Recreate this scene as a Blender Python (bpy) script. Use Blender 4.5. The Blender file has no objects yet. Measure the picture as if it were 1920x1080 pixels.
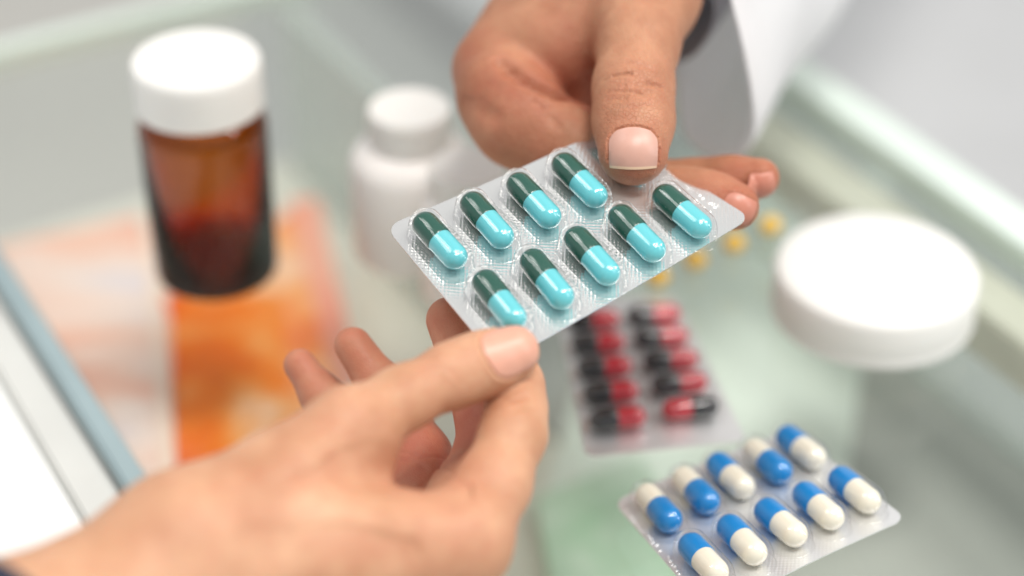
import bpy, bmesh, math, random
import numpy as np
from mathutils import Vector, Matrix

random.seed(7)
rng = np.random.default_rng(11)
sc = bpy.context.scene
COL = sc.collection

# ------------------------------------------------------------------ camera
FPX = 3700.0                       # focal length in pixels of the 1920 px wide photograph
PITCH = math.radians(35.0)
CAM_H = 0.361                      # lens height above the glass counter
cam_d = bpy.data.cameras.new("camera")
cam = bpy.data.objects.new("camera", cam_d)
COL.objects.link(cam)
cam.location = (0, 0, CAM_H)
cam.rotation_euler = (math.radians(90) - PITCH, 0, 0)
cam_d.sensor_width = 36.0
cam_d.lens = FPX / 1920 * 36.0
cam_d.clip_start = 0.01
cam_d.clip_end = 50
cam_d.dof.use_dof = True
cam_d.dof.focus_distance = 0.496
cam_d.dof.aperture_fstop = cam_d.lens / 22.0     # 22 mm entrance pupil
cam_d.dof.aperture_blades = 0
sc.camera = cam

# ------------------------------------------------------------------ world, lamps, exposure
world = bpy.data.worlds.new("World")
sc.world = world
world.use_nodes = True
bgn = world.node_tree.nodes["Background"]
bgn.inputs[0].default_value = (0.98, 0.99, 1.0, 1)
bgn.inputs[1].default_value = 0.55

def area(name, loc, target, sx, sy, power, col=(1, 1, 1)):
    l = bpy.data.lights.new(name, 'AREA')
    l.shape = 'RECTANGLE'; l.size = sx; l.size_y = sy; l.energy = power; l.color = col
    o = bpy.data.objects.new(name, l); COL.objects.link(o)
    o.location = loc
    o.rotation_euler = (Vector(target) - Vector(loc)).to_track_quat('-Z', 'Y').to_euler()
    return o
area("ceiling_panel", (0.30, 0.10, 1.7), (0.02, 0.45, 0.08), 0.55, 0.35, 20.0, (1.0, 0.965, 0.92))
area("ceiling_panel_front", (0.85, 0.45, 1.45), (0.02, 0.45, 0.08), 0.4, 0.4, 11.0, (1.0, 0.96, 0.91))
area("ceiling_panel_side", (-0.75, 0.55, 1.6), (0.02, 0.45, 0.08), 0.5, 0.5, 6.0, (1.0, 0.97, 0.94))
area("window_panel", (1.2, 0.1, 0.75), (0.0, 0.5, 0.05), 0.16, 0.8, 5.0, (0.97, 0.98, 1.0))

vs = sc.view_settings
vs.view_transform = 'Standard'
vs.look = 'None'
vs.gamma = 1.0
vs.exposure = -0.1
vs.use_curve_mapping = False
sc.render.engine = 'CYCLES'
cy = sc.cycles
cy.use_denoising = True
cy.max_bounces = 12
cy.transparent_max_bounces = 24
cy.transmission_bounces = 10
cy.glossy_bounces = 6
cy.diffuse_bounces = 4
cy.caustics_reflective = True
cy.sample_clamp_indirect = 6.0

# ------------------------------------------------------------------ geometry helpers
CAM = np.array([0, 0, CAM_H])
XW = np.array([1.0, 0, 0])
UPW = np.array([0, math.sin(PITCH), math.cos(PITCH)])
FW = np.array([0, math.cos(PITCH), -math.sin(PITCH)])

def P(x, y, d):
    """Place at photo pixel (x, y), d millimetres in front of the lens."""
    d = d / 1000.0
    return CAM + d * ((x - 960) / FPX * XW + (540 - y) / FPX * UPW + FW)

def T(x, y, z=0.0):
    """Point of the level plane at height z seen at photo pixel (x, y)."""
    r = (x - 960) / FPX * XW + (540 - y) / FPX * UPW + FW
    return CAM + r * ((z - CAM_H) / r[2])

def unit(v):
    v = np.asarray(v, float)
    return v / np.linalg.norm(v)

def srgb(r, g, b):
    f = lambda c: (c / 255 / 12.92) if c / 255 <= 0.04045 else ((c / 255 + 0.055) / 1.055) ** 2.4
    return (f(r), f(g), f(b), 1.0)

def mesh_obj(name, verts, faces, mats, parent=None, smooth=True, mat_idx=None, auto=None):
    me = bpy.data.meshes.new(name)
    me.from_pydata([tuple(map(float, v)) for v in verts], [], [tuple(int(i) for i in f) for f in faces])
    if not isinstance(mats, (list, tuple)):
        mats = [mats]
    for m in mats:
        me.materials.append(m)
    if mat_idx is not None:
        me.polygons.foreach_set("material_index", np.asarray(mat_idx, dtype=np.int32))
    if smooth:
        me.polygons.foreach_set("use_smooth", np.ones(len(me.polygons), dtype=bool))
    me.update()
    o = bpy.data.objects.new(name, me)
    COL.objects.link(o)
    if parent is not None:
        o.parent = parent
    if auto is not None:
        me.set_sharp_from_angle(angle=math.radians(auto))
    return o

def empty(name, loc=(0, 0, 0), rot=(0, 0, 0)):
    o = bpy.data.objects.new(name, None)
    o.empty_display_size = 0.02
    COL.objects.link(o)
    o.location = tuple(map(float, loc)); o.rotation_euler = rot
    return o

def tag(o, label, cat, group=None):
    o["label"] = label; o["category"] = cat
    if group: o["group"] = group
    return o

def lathe(profile, seg=64, closed_top=True, closed_bottom=True):
    """profile: list of (r, z) from bottom to top."""
    vs_, fs = [], []
    for r, z in profile:
        for i in range(seg):
            a = 2 * math.pi * i / seg
            vs_.append((r * math.cos(a), r * math.sin(a), z))
    n = len(profile)
    for j in range(n - 1):
        for i in range(seg):
            i2 = (i + 1) % seg
            fs.append((j * seg + i, j * seg + i2, (j + 1) * seg + i2, (j + 1) * seg + i))
    if closed_bottom: fs.append(tuple(range(seg - 1, -1, -1)))
    if closed_top: fs.append(tuple((n - 1) * seg + i for i in range(seg)))
    return vs_, fs

def prism(poly, z0, z1, bevel=0.0):
    """solid with the outline poly (list of xy, counter-clockwise), optional bevelled rim."""
    bm = bmesh.new()
    b = [bm.verts.new((p[0], p[1], z0)) for p in poly]
    t = [bm.verts.new((p[0], p[1], z1)) for p in poly]
    n = len(poly)
    bm.faces.new(b[::-1]); bm.faces.new(t)
    for i in range(n):
        bm.faces.new((b[i], b[(i + 1) % n], t[(i + 1) % n], t[i]))
    bmesh.ops.recalc_face_normals(bm, faces=bm.faces)
    if bevel > 0:
        bmesh.ops.bevel(bm, geom=list(bm.edges), offset=bevel, segments=2, affect='EDGES', clamp_overlap=True)
    return bm

def bm_obj(name, bm, mat, parent=None, smooth=False):
    me = bpy.data.meshes.new(name)
    bm.to_mesh(me); bm.free()
    me.materials.append(mat)
    if smooth:
        me.polygons.foreach_set("use_smooth", np.ones(len(me.polygons), dtype=bool))
    o = bpy.data.objects.new(name, me); COL.objects.link(o)
    if parent is not None: o.parent = parent
    return o

# ------------------------------------------------------------------ materials
def new_mat(name):
    m = bpy.data.materials.new(name); m.use_nodes = True
    nt = m.node_tree
    b = nt.nodes["Principled BSDF"]
    return m, nt, b

def node(nt, typ, **kw):
    n = nt.nodes.new(typ)
    for k, v in kw.items(): setattr(n, k, v)
    return n

def ramp(nt, stops):
    r = node(nt, 'ShaderNodeValToRGB')
    e = r.color_ramp.elements
    while len(e) < len(stops): e.new(0.5)
    for el, (p, c) in zip(e, stops):
        el.position = p; el.color = c
    return r

def plain(name, col, rough=0.5, metallic=0.0, noise=0.04, nscale=60, bump=0.0, bscale=400, coat=0.0, sss=0.0, spec=0.5):
    m, nt, b = new_mat(name)
    tc = node(nt, 'ShaderNodeTexCoord')
    nz = node(nt, 'ShaderNodeTexNoise'); nz.inputs['Scale'].default_value = nscale; nz.inputs['Detail'].default_value = 4
    nt.links.new(tc.outputs['Object'], nz.inputs['Vector'])
    lo = tuple(max(0, c * (1 - noise)) for c in col[:3]) + (1,)
    hi = tuple(min(1, c * (1 + noise)) for c in col[:3]) + (1,)
    r = ramp(nt, [(0.3, lo), (0.7, hi)])
    nt.links.new(nz.outputs['Fac'], r.inputs['Fac'])
    nt.links.new(r.outputs['Color'], b.inputs['Base Color'])
    b.inputs['Roughness'].default_value = rough
    b.inputs['Metallic'].default_value = metallic
    b.inputs['Coat Weight'].default_value = coat
    b.inputs['Coat Roughness'].default_value = 0.08
    b.inputs['Specular IOR Level'].default_value = spec
    if sss:
        b.inputs['Subsurface Weight'].default_value = sss
        b.inputs['Subsurface Radius'].default_value = (1, 0.9, 0.8)
        b.inputs['Subsurface Scale'].default_value = 0.002
    if bump:
        n2 = node(nt, 'ShaderNodeTexNoise'); n2.inputs['Scale'].default_value = bscale
        nt.links.new(tc.outputs['Object'], n2.inputs['Vector'])
        bp = node(nt, 'ShaderNodeBump'); bp.inputs['Strength'].default_value = bump; bp.inputs['Distance'].default_value = 0.0005
        nt.links.new(n2.outputs['Fac'], bp.inputs['Height'])
        nt.links.new(bp.outputs['Normal'], b.inputs['Normal'])
    return m

def thin_clear(name, tint=(1, 1, 1, 1), ior=1.5, rough=0.03, boost=1.0, haze=0.0):
    """sheet of clear glass or film: what is behind it shows straight through, with the mirror of its faces on top."""
    m = bpy.data.materials.new(name); m.use_nodes = True
    nt = m.node_tree; nt.nodes.clear()
    out = node(nt, 'ShaderNodeOutputMaterial')
    tr = node(nt, 'ShaderNodeBsdfTransparent'); tr.inputs['Color'].default_value = tint
    gl = node(nt, 'ShaderNodeBsdfGlossy'); gl.inputs['Roughness'].default_value = rough
    geo = node(nt, 'ShaderNodeNewGeometry')
    mi = node(nt, 'ShaderNodeMix'); mi.data_type = 'FLOAT'
    mi.inputs[2].default_value = ior; mi.inputs[3].default_value = 1 / ior
    nt.links.new(geo.outputs['Backfacing'], mi.inputs[0])
    fr = node(nt, 'ShaderNodeFresnel'); nt.links.new(mi.outputs[0], fr.inputs['IOR'])
    mu = node(nt, 'ShaderNodeMath', operation='MULTIPLY', use_clamp=True); mu.inputs[1].default_value = boost
    nt.links.new(fr.outputs[0], mu.inputs[0])
    mx = node(nt, 'ShaderNodeMixShader')
    nt.links.new(mu.outputs[0], mx.inputs[0]); nt.links.new(tr.outputs[0], mx.inputs[1]); nt.links.new(gl.outputs[0], mx.inputs[2])
    last = mx
    if haze:
        df = node(nt, 'ShaderNodeBsdfDiffuse'); df.inputs['Color'].default_value = (0.8, 0.85, 0.82, 1)
        m2 = node(nt, 'ShaderNodeMixShader'); m2.inputs[0].default_value = haze
        nt.links.new(mx.outputs[0], m2.inputs[1]); nt.links.new(df.outputs[0], m2.inputs[2]); last = m2
    nt.links.new(last.outputs[0], out.inputs['Surface'])
    return m

def skin_mat(name, a, b_, red, rough=0.48, bump=0.75):
    m, nt, b = new_mat(name)
    tc = node(nt, 'ShaderNodeTexCoord')
    n1 = node(nt, 'ShaderNodeTexNoise'); n1.inputs['Scale'].default_value = 55; n1.inputs['Detail'].default_value = 5; n1.inputs['Roughness'].default_value = 0.6
    nt.links.new(tc.outputs['Object'], n1.inputs['Vector'])
    r = ramp(nt, [(0.3, a), (0.7, b_)])
    nt.links.new(n1.outputs['Fac'], r.inputs['Fac'])
    at = node(nt, 'ShaderNodeAttribute'); at.attribute_name = "blood_and_shade"
    n3 = node(nt, 'ShaderNodeTexNoise'); n3.inputs['Scale'].default_value = 260; n3.inputs['Detail'].default_value = 3
    nt.links.new(tc.outputs['Object'], n3.inputs['Vector'])
    ml = node(nt, 'ShaderNodeMath', operation='MULTIPLY_ADD'); ml.inputs[1].default_value = 0.5; ml.inputs[2].default_value = -0.25
    nt.links.new(n3.outputs['Fac'], ml.inputs[0])
    ad = node(nt, 'ShaderNodeMath', operation='ADD', use_clamp=True)
    nt.links.new(at.outputs['Fac'], ad.inputs[0]); nt.links.new(ml.outputs[0], ad.inputs[1])
    mx = node(nt, 'ShaderNodeMix'); mx.data_type = 'RGBA'
    nt.links.new(ad.outputs[0], mx.inputs[0]); nt.links.new(r.outputs['Color'], mx.inputs[6]); mx.inputs[7].default_value = red
    nt.links.new(mx.outputs[2], b.inputs['Base Color'])
    b.inputs['Roughness'].default_value = rough
    b.inputs['Specular IOR Level'].default_value = 0.32
    b.inputs['Subsurface Weight'].default_value = 0.25
    b.inputs['Subsurface Radius'].default_value = (1.0, 0.36, 0.2)
    b.inputs['Subsurface Scale'].default_value = 0.0035
    # skin relief: fine cells plus pores
    vo = node(nt, 'ShaderNodeTexVoronoi'); vo.feature = 'DISTANCE_TO_EDGE'; vo.inputs['Scale'].default_value = 900
    nt.links.new(tc.outputs['Object'], vo.inputs['Vector'])
    rr = ramp(nt, [(0.0, (0, 0, 0, 1)), (0.12, (1, 1, 1, 1))])
    nt.links.new(vo.outputs['Distance'], rr.inputs['Fac'])
    n2 = node(nt, 'ShaderNodeTexNoise'); n2.inputs['Scale'].default_value = 420; n2.inputs['Detail'].default_value = 6
    nt.links.new(tc.outputs['Object'], n2.inputs['Vector'])
    mm = node(nt, 'ShaderNodeMath', operation='MULTIPLY_ADD'); mm.inputs[1].default_value = 0.35
    nt.links.new(rr.outputs['Color'], mm.inputs[0]); nt.links.new(n2.outputs['Fac'], mm.inputs[2])
    bp = node(nt, 'ShaderNodeBump'); bp.inputs['Strength'].default_value = bump; bp.inputs['Distance'].default_value = 0.00035
    nt.links.new(mm.outputs[0], bp.inputs['Height']); nt.links.new(bp.outputs['Normal'], b.inputs['Normal'])
    return m

def foil_mat(name, col, rough=0.17, period=0.95, strength=0.30):
    m, nt, b = new_mat(name)
    b.inputs['Base Color'].default_value = col
    b.inputs['Metallic'].default_value = 0.9
    b.inputs['Roughness'].default_value = rough
    uv = node(nt, 'ShaderNodeUVMap')
    sep = node(nt, 'ShaderNodeSeparateXYZ'); nt.links.new(uv.outputs[0], sep.inputs[0])
    def wave(sx, sy):
        m1 = node(nt, 'ShaderNodeMath', operation='MULTIPLY'); m1.inputs[1].default_value = sx * 2 * math.pi / period
        m2 = node(nt, 'ShaderNodeMath', operation='MULTIPLY_ADD'); m2.inputs[1].default_value = sy * 2 * math.pi / period
        nt.links.new(sep.outputs[0], m1.inputs[0]); nt.links.new(sep.outputs[1], m2.inputs[0]); nt.links.new(m1.outputs[0], m2.inputs[2])
        s = node(nt, 'ShaderNodeMath', operation='SINE'); nt.links.new(m2.outputs[0], s.inputs[0])
        return s
    w1, w2 = wave(0.8, 0.6), wave(-0.6, 0.8)
    ad = node(nt, 'ShaderNodeMath', operation='ADD'); nt.links.new(w1.outputs[0], ad.inputs[0]); nt.links.new(w2.outputs[0], ad.inputs[1])
    tc = node(nt, 'ShaderNodeTexCoord')
    nz = node(nt, 'ShaderNodeTexNoise'); nz.inputs['Scale'].default_value = 90; nz.inputs['Detail'].default_value = 2
    nt.links.new(tc.outputs['Object'], nz.inputs['Vector'])
    a2 = node(nt, 'ShaderNodeMath', operation='MULTIPLY_ADD'); a2.inputs[1].default_value = 1.6
    nt.links.new(nz.outputs['Fac'], a2.inputs[0]); nt.links.new(ad.outputs[0], a2.inputs[2])
    bp = node(nt, 'ShaderNodeBump'); bp.inputs['Strength'].default_value = strength; bp.inputs['Distance'].default_value = 0.00006
    nt.links.new(a2.outputs[0], bp.inputs['Height']); nt.links.new(bp.outputs['Normal'], b.inputs['Normal'])
    b.inputs['Coat Weight'].default_value = 0.5
    b.inputs['Coat Roughness'].default_value = 0.1
    return m

M = {}
M['glass_top'] = thin_clear('counter_glass', (0.972, 0.988, 0.976, 1), 1.52, 0.02)
M['glass_wall'] = thin_clear('wall_glass', (0.95, 0.98, 0.965, 1), 1.52, 0.03, haze=0.3)
M['glass_edge'] = plain('polished_glass_edge', srgb(196, 214, 204), 0.25, noise=0.03, nscale=20)
M['glass_edge_blue'] = plain('glass_edge_blue', srgb(150, 168, 172), 0.3, noise=0.05, nscale=30)
M['glass_edge_mint'] = plain('glass_edge_mint', srgb(214, 226, 218), 0.25, noise=0.03, nscale=20)
M['channel'] = plain('beige_channel', srgb(206, 204, 190), 0.45, noise=0.05)
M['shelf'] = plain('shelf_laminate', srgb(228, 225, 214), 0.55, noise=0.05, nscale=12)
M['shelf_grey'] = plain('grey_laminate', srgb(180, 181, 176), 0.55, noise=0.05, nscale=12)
M['cabinet'] = plain('white_cabinet', srgb(236, 238, 236), 0.4, noise=0.02, nscale=10)
M['trim'] = plain('satin_trim', srgb(206, 207, 203), 0.4, noise=0.03, nscale=40)
M['grey_top'] = plain('grey_worktop', srgb(188, 189, 190), 0.5, noise=0.04, nscale=14)
M['floor'] = plain('floor_vinyl', srgb(238, 235, 226), 0.4, noise=0.05, nscale=3)
M['white_plastic'] = plain('white_plastic', srgb(232, 231, 227), 0.38, noise=0.015, nscale=50, sss=0.3)
M['white_hdpe'] = plain('white_bottle_plastic', srgb(242, 238, 234), 0.42, noise=0.015, nscale=50, sss=0.3)
M['coat'] = plain('white_cotton', srgb(250, 250, 251), 0.85, noise=0.02, nscale=200, bump=0.4, bscale=1800)
def make_translucent(m, fac, col):
    nt = m.node_tree; b = nt.nodes['Principled BSDF']; out = nt.nodes['Material Output']
    tl = node(nt, 'ShaderNodeBsdfTranslucent'); tl.inputs['Color'].default_value = col
    mx = node(nt, 'ShaderNodeMixShader'); mx.inputs[0].default_value = fac
    nt.links.new(b.outputs[0], mx.inputs[1]); nt.links.new(tl.outputs[0], mx.inputs[2]); nt.links.new(mx.outputs[0], out.inputs['Surface'])
make_translucent(M['coat'], 0.42, (0.97, 0.97, 0.98, 1))
M['lining'] = plain('grey_shirt_cuff', srgb(184, 187, 194), 0.85, noise=0.05, nscale=200, bump=0.4, bscale=1800)
make_translucent(M['lining'], 0.4, (0.7, 0.72, 0.76, 1))
M['navy'] = plain('navy_cloth', srgb(38, 44, 62), 0.85, noise=0.1, nscale=300)
M['bubble'] = thin_clear('clear_blister_film', (0.985, 0.985, 0.985, 1), 1.48, 0.035, boost=1.15)
M['foil'] = foil_mat('embossed_foil', (0.93, 0.93, 0.92, 1))
M['foil'].node_tree.nodes['Principled BSDF'].inputs['Metallic'].default_value = 0.77
M['foil_white'] = foil_mat('pale_foil', (0.88, 0.885, 0.89, 1), 0.36, 1.0, 0.2)
M['foil_white'].node_tree.nodes['Principled BSDF'].inputs['Metallic'].default_value = 0.72
M['cap_green'] = plain('dark_green_gelatin', srgb(24, 82, 68), 0.22, noise=0.03, coat=0.6)
M['cap_cyan'] = plain('turquoise_gelatin', srgb(104, 200, 208), 0.2, noise=0.02, coat=0.6, sss=0.15)
M['cap_red'] = plain('red_gelatin', srgb(184, 26, 44), 0.24, noise=0.03, coat=0.6)
M['cap_black'] = plain('black_gelatin', srgb(30, 30, 34), 0.2, noise=0.03, coat=0.6)
M['cap_blue'] = plain('blue_gelatin', srgb(0, 128, 198), 0.3, noise=0.03, coat=0.15)
M['cap_ivory'] = plain('ivory_gelatin', srgb(236, 230, 212), 0.25, noise=0.02, coat=0.5, sss=0.2)
M['cap_yellow'] = plain('yellow_gelatin', srgb(232, 190, 84), 0.25, noise=0.05, coat=0.5, sss=0.2)
M['nail'] = plain('nail_plate', srgb(204, 157, 141), 0.38, noise=0.05, nscale=250, coat=0.0, sss=0.25)
M['nail_light'] = plain('nail_plate_pale', srgb(220, 160, 138), 0.36, noise=0.04, nscale=250, coat=0.0, sss=0.25)
M['nail_f'] = plain('finger_nail', srgb(196, 128, 108), 0.36, noise=0.04, nscale=250, sss=0.2)
M['nail_tip'] = plain('nail_free_edge', srgb(222, 188, 158), 0.45, noise=0.03, nscale=250)
M['skin_tan'] = skin_mat('skin_tan', srgb(158, 106, 79), srgb(194, 142, 111), srgb(168, 84, 64))
M['skin_light'] = skin_mat('skin_light', srgb(184, 134, 102), srgb(215, 169, 136), srgb(186, 108, 86), bump=0.4)

def amber_mat():
    m, nt, b = new_mat('amber_glass')
    b.inputs['Base Color'].default_value = (1, 1, 1, 1)
    b.inputs['Roughness'].default_value = 0.02
    b.inputs['Transmission Weight'].default_value = 1.0
    b.inputs['IOR'].default_value = 1.48
    va = node(nt, 'ShaderNodeVolumeAbsorption')
    va.inputs['Color'].default_value = (0.84, 0.61, 0.05, 1)
    va.inputs['Density'].default_value = 1750
    nt.links.new(va.outputs[0], nt.nodes['Material Output'].inputs['Volume'])
    return m
M['amber'] = amber_mat()

def print_mat(name, stops, scale, stretch=(1, 1, 1), rough=0.45, detail=3):
    m, nt, b = new_mat(name)
    tc = node(nt, 'ShaderNodeTexCoord'); mp = node(nt, 'ShaderNodeMapping')
    mp.inputs['Scale'].default_value = stretch
    nt.links.new(tc.outputs['Object'], mp.inputs['Vector'])
    nz = node(nt, 'ShaderNodeTexNoise'); nz.inputs['Scale'].default_value = scale; nz.inputs['Detail'].default_value = detail
    nz.inputs['Distortion'].default_value = 0.6
    nt.links.new(mp.outputs[0], nz.inputs['Vector'])
    r = ramp(nt, stops)
    nt.links.new(nz.outputs['Fac'], r.inputs['Fac']); nt.links.new(r.outputs['Color'], b.inputs['Base Color'])
    b.inputs['Roughness'].default_value = rough
    return m
M['print_orange'] = print_mat('orange_print', [(0.30, srgb(232, 84, 6)), (0.46, srgb(252, 128, 22)), (0.58, srgb(255, 168, 92)), (0.72, srgb(252, 214, 186))], 26)
M['print_coral'] = print_mat('coral_print', [(0.3, srgb(246, 140, 110)), (0.7, srgb(250, 176, 150))], 20)
M['print_pink'] = print_mat('pink_print', [(0.30, srgb(240, 160, 140)), (0.45, srgb(250, 200, 180)), (0.58, srgb(246, 222, 214)), (0.75, srgb(224, 214, 226))], 14, (0.7, 2.2, 1))
M['print_white'] = plain('white_card', srgb(250, 222, 206), 0.5, noise=0.02)
M['print_green'] = print_mat('green_print', [(0.35, srgb(176, 212, 182)), (0.55, srgb(206, 228, 208)), (0.7, srgb(230, 240, 230))], 22)

# ------------------------------------------------------------------ setting: floor, glass counter, cabinet beside it
NV = np.array([math.cos(math.radians(30)), math.sin(math.radians(30))])   # across the counter
EV = np.array([math.sin(math.radians(30)), -math.cos(math.radians(30))])  # along it, towards the camera

def ce(n, s):
    v = NV * n + EV * s
    return (float(v[0]), float(v[1]))

def bar(name, n0, n1, s0, s1, z0, z1, mat, parent, bevel=0.0):
    poly = [ce(n0, s0), ce(n0, s1), ce(n1, s1), ce(n1, s0)]
    a = sum(poly[i][0] * poly[(i + 1) % 4][1] - poly[(i + 1) % 4][0] * poly[i][1] for i in range(4))
    if a < 0: poly = poly[::-1]
    return bm_obj(name, prism(poly, z0, z1, bevel), mat, parent)

fl = mesh_obj('floor', [(-6, -4, -0.95), (6, -4, -0.95), (6, 8, -0.95), (-6, 8, -0.95)], [(0, 1, 2, 3)], M['floor'], smooth=False)
fl["kind"] = "structure"

N0, N1, S0, S1 = 0.116, 0.431, -0.690, 0.20
ctr = tag(empty('glass_counter', (ce(0.27, -0.3)[0], ce(0.27, -0.3)[1], -0.95)), 'greenish glass display counter that the bottles and blister packs stand on', 'display counter')
def cpart(*a, **k):
    o = bar(*a, ctr, **k)
    o.location = tuple(-c for c in ctr.location)
    return o
cpart('top_pane', N0 + 0.0075, N1 - 0.017, S0 + 0.008, S1, -0.008, 0.0, M['glass_top'], bevel=0.0006)
cpart('front_edge', N0, N0 + 0.007, S0, S1, -0.0085, 0.0005, M['glass_edge_blue'], bevel=0.001)
cpart('back_edge', N1 - 0.0165, N1, S0, S1, -0.009, 0.0006, M['glass_edge_mint'], bevel=0.001)
cpart('end_edge', N0 + 0.0075, N1 - 0.017, S0, S0 + 0.0075, -0.0085, 0.0005, M['glass_edge_mint'], bevel=0.001)
cpart('channel', N1 - 0.040, N1 - 0.020, S0 + 0.01, S1, -0.030, -0.012, M['channel'], bevel=0.001)
cpart('divider_pane', 0.283, 0.291, S0 + 0.01, -0.52, -0.086, -0.010, M['glass_wall'])
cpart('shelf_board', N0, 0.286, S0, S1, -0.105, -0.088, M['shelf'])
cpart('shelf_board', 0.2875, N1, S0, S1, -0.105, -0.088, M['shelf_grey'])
cpart('back_pane', N1 - 0.010, N1 - 0.004, S0, S1, -0.087, -0.010, M['glass_wall'])
cpart('base_cabinet', N0 + 0.004, N1 - 0.004, S0 + 0.004, S1 - 0.01, -0.95, -0.106, M['grey_top'])

cab = tag(empty('white_cabinet', (ce(-0.1, -0.4)[0], ce(-0.1, -0.4)[1], -0.95)), 'white cabinet top with a pale trim strip left of the glass counter', 'cabinet')
for nm, n0, n1, z1, mt in (('trim_strip', N0 - 0.0135, N0 - 0.0006, -0.004, M['trim']), ('cabinet_body', -0.45, N0 - 0.0145, -0.003, M['cabinet'])):
    o = bar(nm, n0, n1, -0.8, 0.05, -0.95, z1, mt, cab, bevel=0.0012); o.location = tuple(-c for c in cab.location)
bt = tag(empty('back_worktop', (ce(0.7, -0.4)[0], ce(0.7, -0.4)[1], -0.95)), 'blurred grey worktop beyond the right edge of the glass counter', 'worktop')
for nm, n0, n1, z0, z1, mt in (('worktop', 0.452, 1.0, -0.16, -0.12, M['grey_top']), ('front_panel', 0.460, 0.99, -0.95, -0.161, M['cabinet'])):
    o = bar(nm, n0, n1, -1.2, 0.3, z0, z1, mt, bt, bevel=0.001); o.location = tuple(-c for c in bt.location)

# ---- printed boxes lying on the shelf under the glass
def card_box(name, pix, ztop, zbot, mats, label, edge_pix=None):
    pts = [T(x, y, ztop) for x, y in pix]
    c = np.mean(pts, axis=0)
    r = tag(empty(name, (c[0], c[1], zbot)), label, 'box')
    poly = [(p[0] - c[0], p[1] - c[1]) for p in pts]
    a = sum(poly[i][0] * poly[(i + 1) % 4][1] - poly[(i + 1) % 4][0] * poly[i][1] for i in range(len(poly)))
    if a < 0: poly = poly[::-1]
    bm_obj('carton', prism(poly, 0, ztop - zbot, 0.0012), mats[0], r)
    return r, c
ZB = -0.088
r, c = card_box('orange_carton', [(300, 560), (560, 380), (650, 760), (330, 900)], -0.060, ZB, [M['print_orange']], 'orange printed carton under the glass below the brown bottle')
q = [T(x, y, -0.0596) for x, y in ((540, 378), (596, 374), (672, 700), (640, 760))]
bm_obj('print_panel', prism([(p[0] - c[0], p[1] - c[1]) for p in q][::-1], -0.0599 - ZB, -0.0592 - ZB), M['print_coral'], r)
r, c = card_box('pink_carton', [(-60, 470), (262, 400), (318, 600), (330, 1000), (120, 1010)], -0.056, ZB, [M['print_pink']], 'pale pink printed carton under the glass at the left edge')
q = [T(x, y, -0.0554) for x, y in ((272, 440), (292, 440), (340, 990), (310, 990))]
bm_obj('white_strip', prism([(p[0] - c[0], p[1] - c[1]) for p in q][::-1], -0.0559 - ZB, -0.0552 - ZB), M['print_white'], r)
card_box('green_carton', [(1000, 930), (1200, 850), (1310, 1040), (1060, 1230)], -0.080, ZB + 0.0011, [M['print_green']], 'soft green printed carton deep under the glass below the blister packs')

ps = [T(x, y, -0.087) for x, y in ((1210, 300), (1665, 330), (1580, 960), (1010, 960))]  # added pale sheet, paints the white sleeve's reflection in the glass
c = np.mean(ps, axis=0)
pp = bm_obj('sleeve_reflection_sheet', prism([(p[0] - c[0], p[1] - c[1]) for p in ps][::-1], 0, 0.0008), plain('sleeve_reflection_mint', srgb(236, 244, 236), 0.5, noise=0.02, nscale=9))
pp.location = (c[0], c[1], -0.0878); tag(pp, 'pale mint paper sheet under the glass between the blister packs and the lid', 'paper')  # no real paper: added sheet that paints the white sleeve's reflection

# ------------------------------------------------------------------ bottles and lids
def ribbed_cap(R, H, name, mat, parent, ribs=90, rib=0.00018):
    prof = [(R * 0.90, 0.0), (R, 0.0006), (R, H * 0.25), (R, H * 0.6), (R, H - 0.0022), (R * 0.985, H - 0.0009), (R * 0.955, H - 0.0001), (R * 0.90, H - 0.0004), (R * 0.5, H - 0.0005)]
    seg = ribs * 2
    v, f = lathe(prof, seg)
    v2 = []
    for k, (x, y, z) in enumerate(v):
        ring, i = divmod(k, seg)
        if 2 <= ring <= 4 and i % 2:
            s = (R - rib) / R
            x, y = x * s, y * s
        v2.append((x, y, z))
    return mesh_obj(name, v2, f, mat, parent, auto=40)

def locate(o, px, py, z=0.0):
    p = T(px, py, z); o.location = (p[0], p[1], z)

# brown bottle
bb = tag(empty('amber_bottle'), 'brown glass pill bottle with a tall white screw cap', 'bottle')
R = 0.0200
outer = [(0.0150, 0.0), (0.0175, 0.0004), (R - 0.0006, 0.0018), (R, 0.0035), (R, 0.0540), (R - 0.0006, 0.0570), (R - 0.002, 0.0592), (0.0165, 0.0608), (0.0155, 0.0625), (0.0155, 0.068)]
inner = [(0.0140, 0.068), (0.0140, 0.0620), (0.0150, 0.0600), (R - 0.0035, 0.0580), (R - 0.0019, 0.0555), (R - 0.0017, 0.054), (R - 0.0017, 0.0065), (R - 0.0035, 0.0048), (0.012, 0.0042), (0.004, 0.0048)]
v, f = lathe(outer + inner, 96)
mesh_obj('glass_body', v, f, M['amber'], bb)
cp = ribbed_cap(0.0197, 0.0157, 'screw_cap', M['white_plastic'], bb); cp.location = (0, 0, 0.0618)
locate(bb, 408, 508)

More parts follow.
